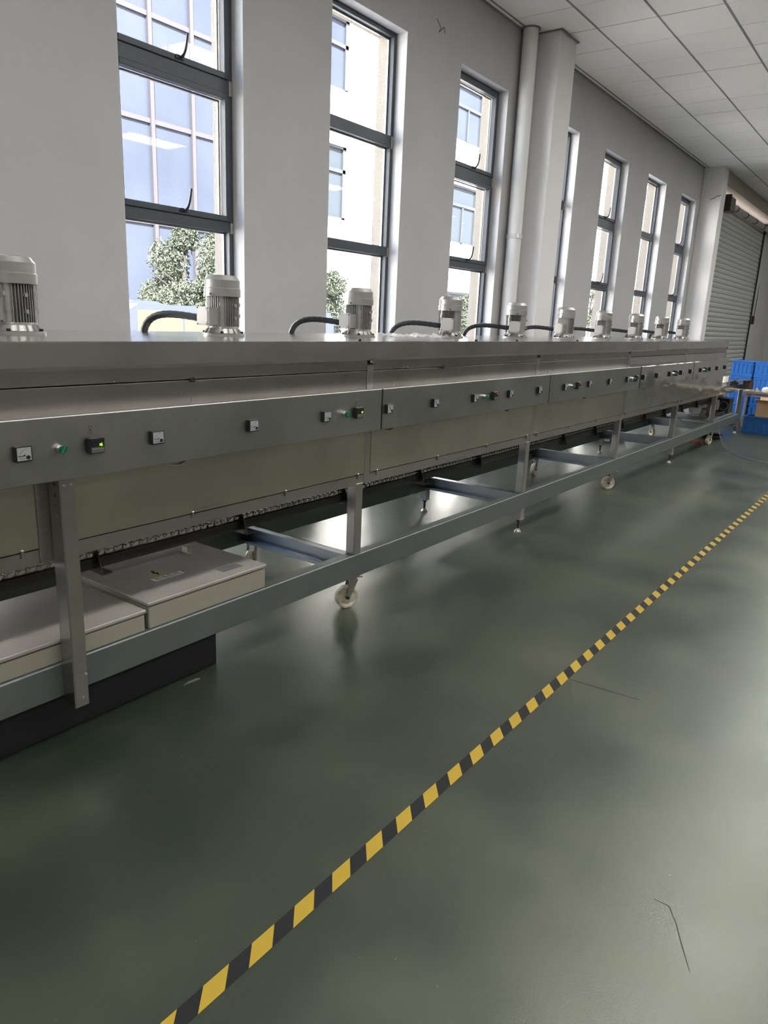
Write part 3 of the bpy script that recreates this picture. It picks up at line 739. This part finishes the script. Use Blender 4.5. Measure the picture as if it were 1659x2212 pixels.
# warning sticker: triangle and white strip with lettering
part('warning_triangle', MB().prism([(1.765, 2.455), (1.90, 2.455), (1.83, 2.56)], 2, .4251, .4254), M_STICK, D1, 'worn yellow triangular warning sticker')
part('warning_bolt', MB().prism([(1.825, 2.535), (1.838, 2.530), (1.832, 2.505), (1.842, 2.503), (1.822, 2.465), (1.825, 2.495), (1.816, 2.498)], 2, .4254, .4256), M_INK, D1)
part('sticker_strip', MB().box(1.765, 1.915, 2.415, 2.452, .4251, .4254), M_STICKW, D1, 'white sticker strip with black lettering')
try:
    tcu = bpy.data.curves.new('sticker_text', 'FONT'); tcu.body = '\u6709\u7535\u5371\u9669'; tcu.size = .032; tcu.align_x = 'CENTER'; tcu.align_y = 'CENTER'
    to = bpy.data.objects.new('sticker_text_tmp', tcu); COL.objects.link(to)
    bpy.context.view_layer.update()
    me = bpy.data.meshes.new_from_object(to.evaluated_get(bpy.context.evaluated_depsgraph_get()))
    bpy.data.objects.remove(to, do_unlink=True)
    me.materials.clear(); me.materials.append(M_INK)
    ot = link('sticker_lettering', me, D1, (1.84 - WLOC[D1.name][0], 2.4335 - WLOC[D1.name][1], .4256 - WLOC[D1.name][2]))
except Exception as ex:
    print('text', ex)
part('nameplate', MB().box(2.03, 2.145, 2.30, 2.352, .4251, .4256), M_PLATE, D1, 'grey metal nameplate')
E2, D2 = enclosure('electrical_enclosure', 'plain beige electrical box behind the wide stainless leg', .80, 1.592, 2.243, 2.72, .3155, .402, False)

# black base board under the frame, scrap on the floor
BB = thing('black_plinth', 'low black plinth standing on the floor under the frame', 'plinth', (1.2, 2.5, 0))
part('front_board', MB().cbox(.2, 2.0, 2.32, 2.34, 0, .187, .003), M_BLK, BB)
part('end_board', MB().cbox(1.98, 2.0, 2.341, 2.72, 0, .187, .003), M_BLK, BB)
part('rear_board', MB().cbox(.2, 1.98, 2.70, 2.72, 0, .187, .003), M_BLK, BB)
solo('paper_scrap', MB().prism([(1.77, 2.262), (1.85, 2.255), (1.852, 2.268), (1.80, 2.272)], 2, .0006, .004), M_PAPER, 'small scrap of torn paper on the floor beside the black plinth', 'scrap', (1.8, 2.26, 0))

# ------------------------------------------------------------------ hazard tape on the floor
tp = MB(); vs = []; n_ = 40
for i in range(n_ + 1):
    x = -.2 + 15 * i / n_; yc_ = 1.075 - .0042 * x
    vs += [(x, yc_ - .0235, .0004), (x, yc_ + .0235, .0004), (x, yc_ - .0235, .0009), (x, yc_ + .0235, .0009)]
fs = []
for i in range(n_):
    b = 4 * i
    fs += [(b + 2, b + 6, b + 7, b + 3), (b, b + 1, b + 5, b + 4), (b, b + 4, b + 6, b + 2), (b + 1, b + 3, b + 7, b + 5)]
tp.add(vs, fs)
o = link('hazard_tape', tp.mesh('hazard_tape', M_TAPE), None, (0, 0, 0)); tag(o, 'yellow and black striped hazard tape running along the floor', 'floor tape')

# ------------------------------------------------------------------ far end: crates, bench, boxes
def crate(label, loc, sx, sy, sz, ma, group=None):
    Cc = thing('plastic_crate', label, 'crate', loc, group=group)
    t = .012; hx, hy = sx / 2, sy / 2
    b = MB(); b.box(-hx + .01, hx - .01, -hy + .01, hy - .01, 0, .012)
    ix, iy = hx - .014, hy - .014
    b.box(-ix, -ix + t, -iy, iy, .012, sz).box(ix - t, ix, -iy, iy, .012, sz).box(-ix + t, ix - t, -iy, -iy + t, .012, sz).box(-ix + t, ix - t, iy - t, iy, .012, sz)
    for q in range(5):
        y = -iy + 2 * iy * (q + .5) / 5; b.box(-ix - .013, -ix, y - .006, y + .006, .03, sz - .045).box(ix, ix + .013, y - .006, y + .006, .03, sz - .045)
        x = -ix + 2 * ix * (q + .5) / 5; b.box(x - .006, x + .006, -iy - .013, -iy, .03, sz - .045).box(x - .006, x + .006, iy, iy + .010, .03, sz - .045)
    lpart('body', b, ma, Cc)
    rim = MB()
    for z0, z1, e in ((sz - .05, sz - .042, .012), (sz - .014, sz, .014), (.012, .03, .008)):
        rim.cbox(-ix - e, -ix, -iy - e, iy + e, z0, z1, .002).cbox(ix, ix + e, -iy - e, iy + e, z0, z1, .002).cbox(-ix, ix, -iy - e, -iy, z0, z1, .002).cbox(-ix, ix, iy, iy + e, z0, z1, .002)
    lpart('rim', rim, ma, Cc)
    return Cc
PL = thing('pallet', 'low wooden pallet under the blue crate stacks', 'pallet', (13.95, 2.35, 0))
for q in range(5): part('deck_board', MB().cbox(13.66 + .13 * q, 13.76 + .13 * q, 1.60, 2.80, .10, .122, .003), M_WOOD, PL)
for q in range(3): part('bearer', MB().cbox(13.66, 14.28, 1.62 + .53 * q, 1.70 + .53 * q, 0, .099, .003), M_WOOD, PL)
TIER = ['lowest', 'second lowest', 'second highest', 'topmost']
for k in range(4):
    crate('bright blue crate, %s of the stack nearest the window wall' % TIER[k], (13.96, 2.545, .123 + .2365 * k), .50, .352, .236, M_BLUE, 'stacked blue crates')
    crate('bright blue crate, %s of the stack farther from the window wall' % TIER[k], (13.96 + .01, 2.17, .123 + .2365 * k - 0), .50, .38, .230 if k == 3 else .236, M_BLUE, 'stacked blue crates')
crate('dark blue open crate standing alone on the floor in front of the bench', (12.86, 1.91, 0), .42, .62, .262, M_BLUED)

CBX = thing('cardboard_box', 'open brown cardboard box on top of the dark blue crate', 'box', (12.88, 1.87, .263))
part('body', MB().box(12.74, 13.0, 2.063, 2.068, .263, .50).box(12.74, 13.0, 1.69, 1.695, .263, .50).box(12.735, 12.74, 1.69, 2.068, .263, .50).box(13.0, 13.005, 1.69, 2.068, .263, .50).box(12.74, 13.0, 1.695, 2.063, .263, .268), M_CARD, CBX)
part('flap', MB().prism([(12.735, .50), (12.738, .503), (12.66, .535), (12.657, .530)], 1, 1.69, 2.09), M_FLAP, CBX)
part('flap', MB().prism([(13.0, .50), (13.005, .50), (13.04, .545), (13.035, .548)], 1, 1.69, 2.075), M_FLAP, CBX)

BN = thing('workbench', 'low dark workbench beyond the conveyor outfeed', 'bench', (13.3, 1.6, 0))
part('top', MB().cbox(13.07, 13.62, .7, 2.42, .585, .615, .003), M_BENCH, BN)
part('rail', MB().cbox(13.09, 13.12, .75, 2.40, .535, .56, .003), M_FORK, BN)
part('rail', MB().cbox(13.57, 13.60, .75, 2.40, .535, .56, .003), M_FORK, BN)
for x in (13.09, 13.57):
    for y in (.75, 2.36): part('leg', MB().cbox(x, x + .03, y, y + .04, 0, .5845, .003), M_FORK, BN)
def lump(label, c, r, sc=(1, 1, .7)):
    bm = bmesh.new(); bmesh.ops.create_icosphere(bm, subdivisions=3, radius=r)
    ph_ = random.random() * 9
    for v in bm.verts:
        p = v.co.normalized(); k = 1 + .16 * math.sin(5 * p.x + ph_) * math.cos(4 * p.y + ph_) + .08 * math.sin(11 * p.z + 7 * p.x + ph_)
        v.co = Vector((v.co.x * k * sc[0], v.co.y * k * sc[1], max(v.co.z * k * sc[2], -r * .45)))
    me = bpy.data.meshes.new('foam_piece'); bm.to_mesh(me); bm.free(); me.materials.append(M_FOAM)
    for p in me.polygons: p.use_smooth = True
    o = link('foam_piece', me, None, (c[0], c[1], c[2] + r * .45)); tag(o, label, 'packing foam')
lump('lumpy white foam piece on the workbench, left of the others', (13.25, 2.055, .615), .056, (1, 1.0, 1.0))
lump('lumpy white foam piece at the right picture edge on the workbench', (13.25, 1.915, .615), .058, (1, 1, .9))
lump('flat white foam scrap behind the brown outfeed guard', (13.2, 2.285, .615), .055, (1, 1.1, .5))
tr = thing('cardboard_tray', 'small folded cardboard piece on the workbench beside the foam', 'cardboard', (13.3, 2.17, .615))
part('panel', MB().prism([(2.13, .6155), (2.195, .6155), (2.19, .67), (2.18, .68)], 0, 13.2, 13.205), M_FLAP, tr)
part('base', MB().box(13.206, 13.35, 2.13, 2.195, .6155, .62), M_CARD, tr)
ro = thing('paper_roll', 'small white paper roll standing on the outfeed bed', 'roll', (11.6, 2.335, .8125))
part('roll', MB().lathe([(.014, .8125), (.036, .8125), (.036, .905), (.014, .905), (.014, .8125)], (11.6, 2.345, 0), 20), M_FOAM, ro)
part('core', MB().lathe([(.010, .813), (.0138, .813), (.0138, .906), (.010, .906), (.010, .813)], (11.6, 2.345, 0), 16), M_CARD, ro)

# bits on the floor under the far end
bk = thing('brick', 'red brick wedged behind the far front castor', 'brick', (10.82, 2.41, 0))
part('block', MB().cbox(10.78, 10.86, 2.355, 2.50, 0, .055, .004), M_BRICK, bk)
fc = MB()
for q in range(3): fc.tube([(11.6 + (.17 + .02 * q) * math.cos(t), 2.42 + (.12 + .015 * q) * math.sin(t), .010 + .014 * q) for t in [2 * PI * i / 28 for i in range(28)]], .010, 6, closed=True)
solo('cable_coil', fc, M_RUBBER, 'coil of black cable lying on the floor under the far end', 'cable', (11.6, 2.42, 0))
solo('power_cord', MB().tube([(10.95, YR - .004, .30)] + bez((10.95, YR - .01, .28), (11.0, 2.16, .05), (10.6, 2.05, .004), (10.2, 1.80, .0045), 14) + bez((10.2, 1.80, .0045), (9.9, 1.65, .0045), (9.9, 1.45, .0045), (9.7, 1.2, .0045), 8)[1:], .0035, 6), M_KEYL, 'thin grey cord trailing from the frame across the floor', 'cord', (10.6, 2.05, 0))
sb = thing('storage_box', 'pale box lying on the floor behind the frame', 'box', (10.3, 3.45, 0))
part('body', MB().cbox(9.9, 10.5, 3.35, 3.75, 0, .16, .004), M_ENCS, sb); part('lid', MB().cbox(9.89, 10.51, 3.34, 3.76, .16, .175, .003), M_FOAM, sb)

# ------------------------------------------------------------------ outdoors
struct('ground', MB().box(-30, 80, YO + .01, 40, -.25, -.15), M_GROUND, (20, 20, -.2), 'pale concrete yard outside')
# glass office block
GB = thing('office_building', 'glass curtain wall office block seen through the leftmost window', 'building', (8, 15.4, -.15))
part('core', MB().box(9.0, 15.0, 15.25, 22, -.15, 13).box(-8, 9.0, 15.0, 22, -.15, 13), M_FACADE, GB)  # white wing left of the glass is unseen, added to bounce light indoors
mx = [10.23 + 1.15 * k for k in range(-1, 5)]; tz = [-.15, 1.35, 3.42, 5.55, 7.66, 9.8, 11.9]
for x in mx: part('mullion', MB().box(x - .05, x + .05, 14.98, 15.2, -.15, 13), M_MULL, GB)
for z in tz[1:]: part('transom', MB().box(mx[0], mx[-1], 15.01, 15.2, z - .05, z + .05), M_MULL, GB)
for i in range(len(mx) - 1):
    for j in range(len(tz) - 1): part('pane', MB().box(mx[i] + .05, mx[i + 1] - .05, 15.06, 15.08, tz[j] + .05, tz[j + 1] - .05), M_OGLASS, GB)
# white office block
WB = thing('white_building', 'white rendered building seen through the second and third windows', 'building', (24, 15.4, -.15))
hz = [(.45, 2.58), (4.30, 6.32), (7.76, 9.60)]
hx = [(15.4, 18.32), (23.2, 26.25), (29.5, 32.4)]
wm = MB(); zs = -.15
for a, b in hz + [(13, 13)]:
    wm.box(15.05, 36, 15.0, 22, zs, a); xs = 15.05
    if b > a:
        for c, d in hx + [(36, 36)]:
            wm.box(xs, c, 15.0, 22, a, b); xs = d
    zs = b
part('wall', wm, M_FACADE, WB)
for a, b in hz:
    for c, d in hx:
        F = part('window_frame', MB().box(c, c + .07, 15.10, 15.2, a, b).box(d - .14, d, 15.10, 15.2, a, b).box(c, d, 15.10, 15.2, b - .07, b).box(c, d, 15.10, 15.2, a, a + .07).box(c, d, 15.10, 15.2, b - .72, b - .62).box(d - 1.05, d - .97, 15.10, 15.2, a, b - .7).box((c + d) / 2 - .5, (c + d) / 2 - .42, 15.10, 15.2, a, b - .7), M_OFRAME, WB)
        part('pane', MB().box(c + .02, d - .02, 15.16, 15.175, a + .02, b - .02), M_OGLASS if b > 9 else M_OGLASS2, F)
AC = thing('air_conditioner', 'white outdoor air conditioner unit on the white building', 'air conditioner', (24.5, 14.75, 3.0))
part('body', MB().cbox(24.1, 24.9, 14.62, 14.95, 3.08, 3.62, .02), M_WHITE, AC)
part('fan_grille', MB().cyl((24.62, 14.62, 3.35), .2, -.012, 1, 20), M_OFRAME, AC)
part('louvre', MB().box(24.14, 24.34, 14.608, 14.62, 3.14, 3.18).box(24.14, 24.34, 14.608, 14.62, 3.26, 3.30).box(24.14, 24.34, 14.608, 14.62, 3.38, 3.42).box(24.14, 24.34, 14.608, 14.62, 3.5, 3.54), M_OFRAME, AC)
part('bracket', MB().box(24.15, 24.2, 14.55, 15.0, 3.03, 3.08).box(24.8, 24.85, 14.55, 15.0, 3.03, 3.08).prism([(14.58, 3.03), (14.63, 3.03), (15.0, 2.62), (15.0, 2.56)], 0, 24.15, 24.19).prism([(14.58, 3.03), (14.63, 3.03), (15.0, 2.62), (15.0, 2.56)], 0, 24.8, 24.84), M_FORK, AC)
# ribbed cladding block
RB = thing('clad_building', 'pale ribbed-clad building seen through the far windows', 'building', (48, 15.4, -.15))
part('wall', MB().box(36.1, 75, 15.0, 22, -.15, 12), M_RIB, RB)
rib = MB().prism([(-.30, 15.0), (-.2, 14.9), (.05, 14.9), (.15, 15.0)], 2, -.15, 11.9).mesh('rib', M_RIB, (0, 15.4, -.15))
for k in range(48): link('rib', rib, RB, (36.6 + .8 * k - 48, 0, 0))
part('band', MB().box(44, 56, 14.85, 14.89, 8.6, 9.2), M_VANW, RB)
# trees
def tree(label, c, h, rad, nl, cz):
    T = thing('tree', label, 'tree', (c[0], c[1], -.15), group='yard trees')
    tr_ = MB().tube([(c[0], c[1], -.15), (c[0] + .03, c[1], h * .4), (c[0] - .03, c[1] + .03, h * .75), (c[0], c[1], h * .95)], [.07, .055, .04, .015], 8)
    for q in range(9):
        a = random.uniform(0, 2 * PI); z = random.uniform(cz * .65, h * .8)
        tr_.tube([(c[0], c[1], z), (c[0] + .35 * rad * math.cos(a), c[1] + .35 * rad * math.sin(a), z + .25), (c[0] + .8 * rad * math.cos(a), c[1] + .8 * rad * math.sin(a), z + .5)], [.02, .014, .006], 5)
    part('trunk', tr_, M_TRUNK, T)
    lv = MB(); blobs = []
    for q in range(16):
        a = random.uniform(0, 2 * PI); rr = rad * math.sqrt(random.random()) * .8; z = random.uniform(cz - (h - cz), h - .3)
        blobs.append((c[0] + rr * math.cos(a), c[1] + rr * math.sin(a), z, rad * random.uniform(.28, .42)))
    blobs.append((c[0], c[1], h - .25, rad * .25))
    for q in range(nl):
        bx = random.choice(blobs); d = Vector((random.gauss(0, 1), random.gauss(0, 1), random.gauss(0, 1))).normalized() * bx[3] * random.uniform(.5, 1.0)
        p = Vector(bx[:3]) + d
        u = Vector((random.uniform(-1, 1), random.uniform(-1, 1), random.uniform(-1.2, .1))).normalized(); v_ = u.cross(Vector((random.random(), random.random(), random.random()))).normalized()
        L_, w_ = random.uniform(.055, .10), random.uniform(.012, .020)
        nrm = u.cross(v_) * .012
        lv.add([p, p + u * L_ * .5 + v_ * w_ + nrm, p + u * L_, p + u * L_ * .5 - v_ * w_ + nrm], [(0, 1, 2), (0, 2, 3)])
    tag(part('foliage', lv, M_LEAF, T), kind='stuff')
tree('leafy young tree filling the lower part of the leftmost window', (8.95, 11, 0), 3.0, 1.0, 17000, 1.9)
tree('leafy tree at the right side of the leftmost window', (10.25, 11.4, 0), 3.1, 1.0, 15000, 2.1)
tree('small tree partly behind the wall edge in the second window', (12.45, 11, 0), 2.6, .85, 11000, 1.7)
tree('small leafy tree low in the third window', (18.8, 11, 0), 2.3, .9, 7000, 1.6)
tree('small tree low in the first window past the column pair', (28.5, 11, 0), 3.0, .8, 5000, 2.2)
# parked van
VN = thing('van', 'blue van parked outside the leftmost window', 'van', (5.9, 8.4, -.15))
vp = [(4.0, .25), (4.0, .95), (4.95, 1.05), (5.22, 1.46), (5.4, 1.56), (8.8, 1.56), (8.9, 1.45), (8.95, .25)]
part('body', MB().prism(vp, 1, 7.5, 9.3), M_VAN, VN)
part('roof_vent', MB().prism([(5.50, 1.56), (5.62, 1.60), (5.95, 1.60), (6.08, 1.56)], 1, 7.9, 8.8), M_VAN, VN)
part('side_window', MB().box(5.38, 6.02, 7.488, 7.499, 1.13, 1.49), M_VANW, VN)
part('side_window', MB().box(6.06, 7.2, 7.488, 7.499, 1.13, 1.47), M_VANW, VN)
part('side_window', MB().box(7.26, 8.6, 7.488, 7.499, 1.13, 1.47), M_VAND, VN)
for x in (4.75, 8.1):
    part('wheel', MB().cyl((x, 7.46, .14), .29, .2, 1, 24), M_RUBBER, VN)
bpy.context.view_layer.update()
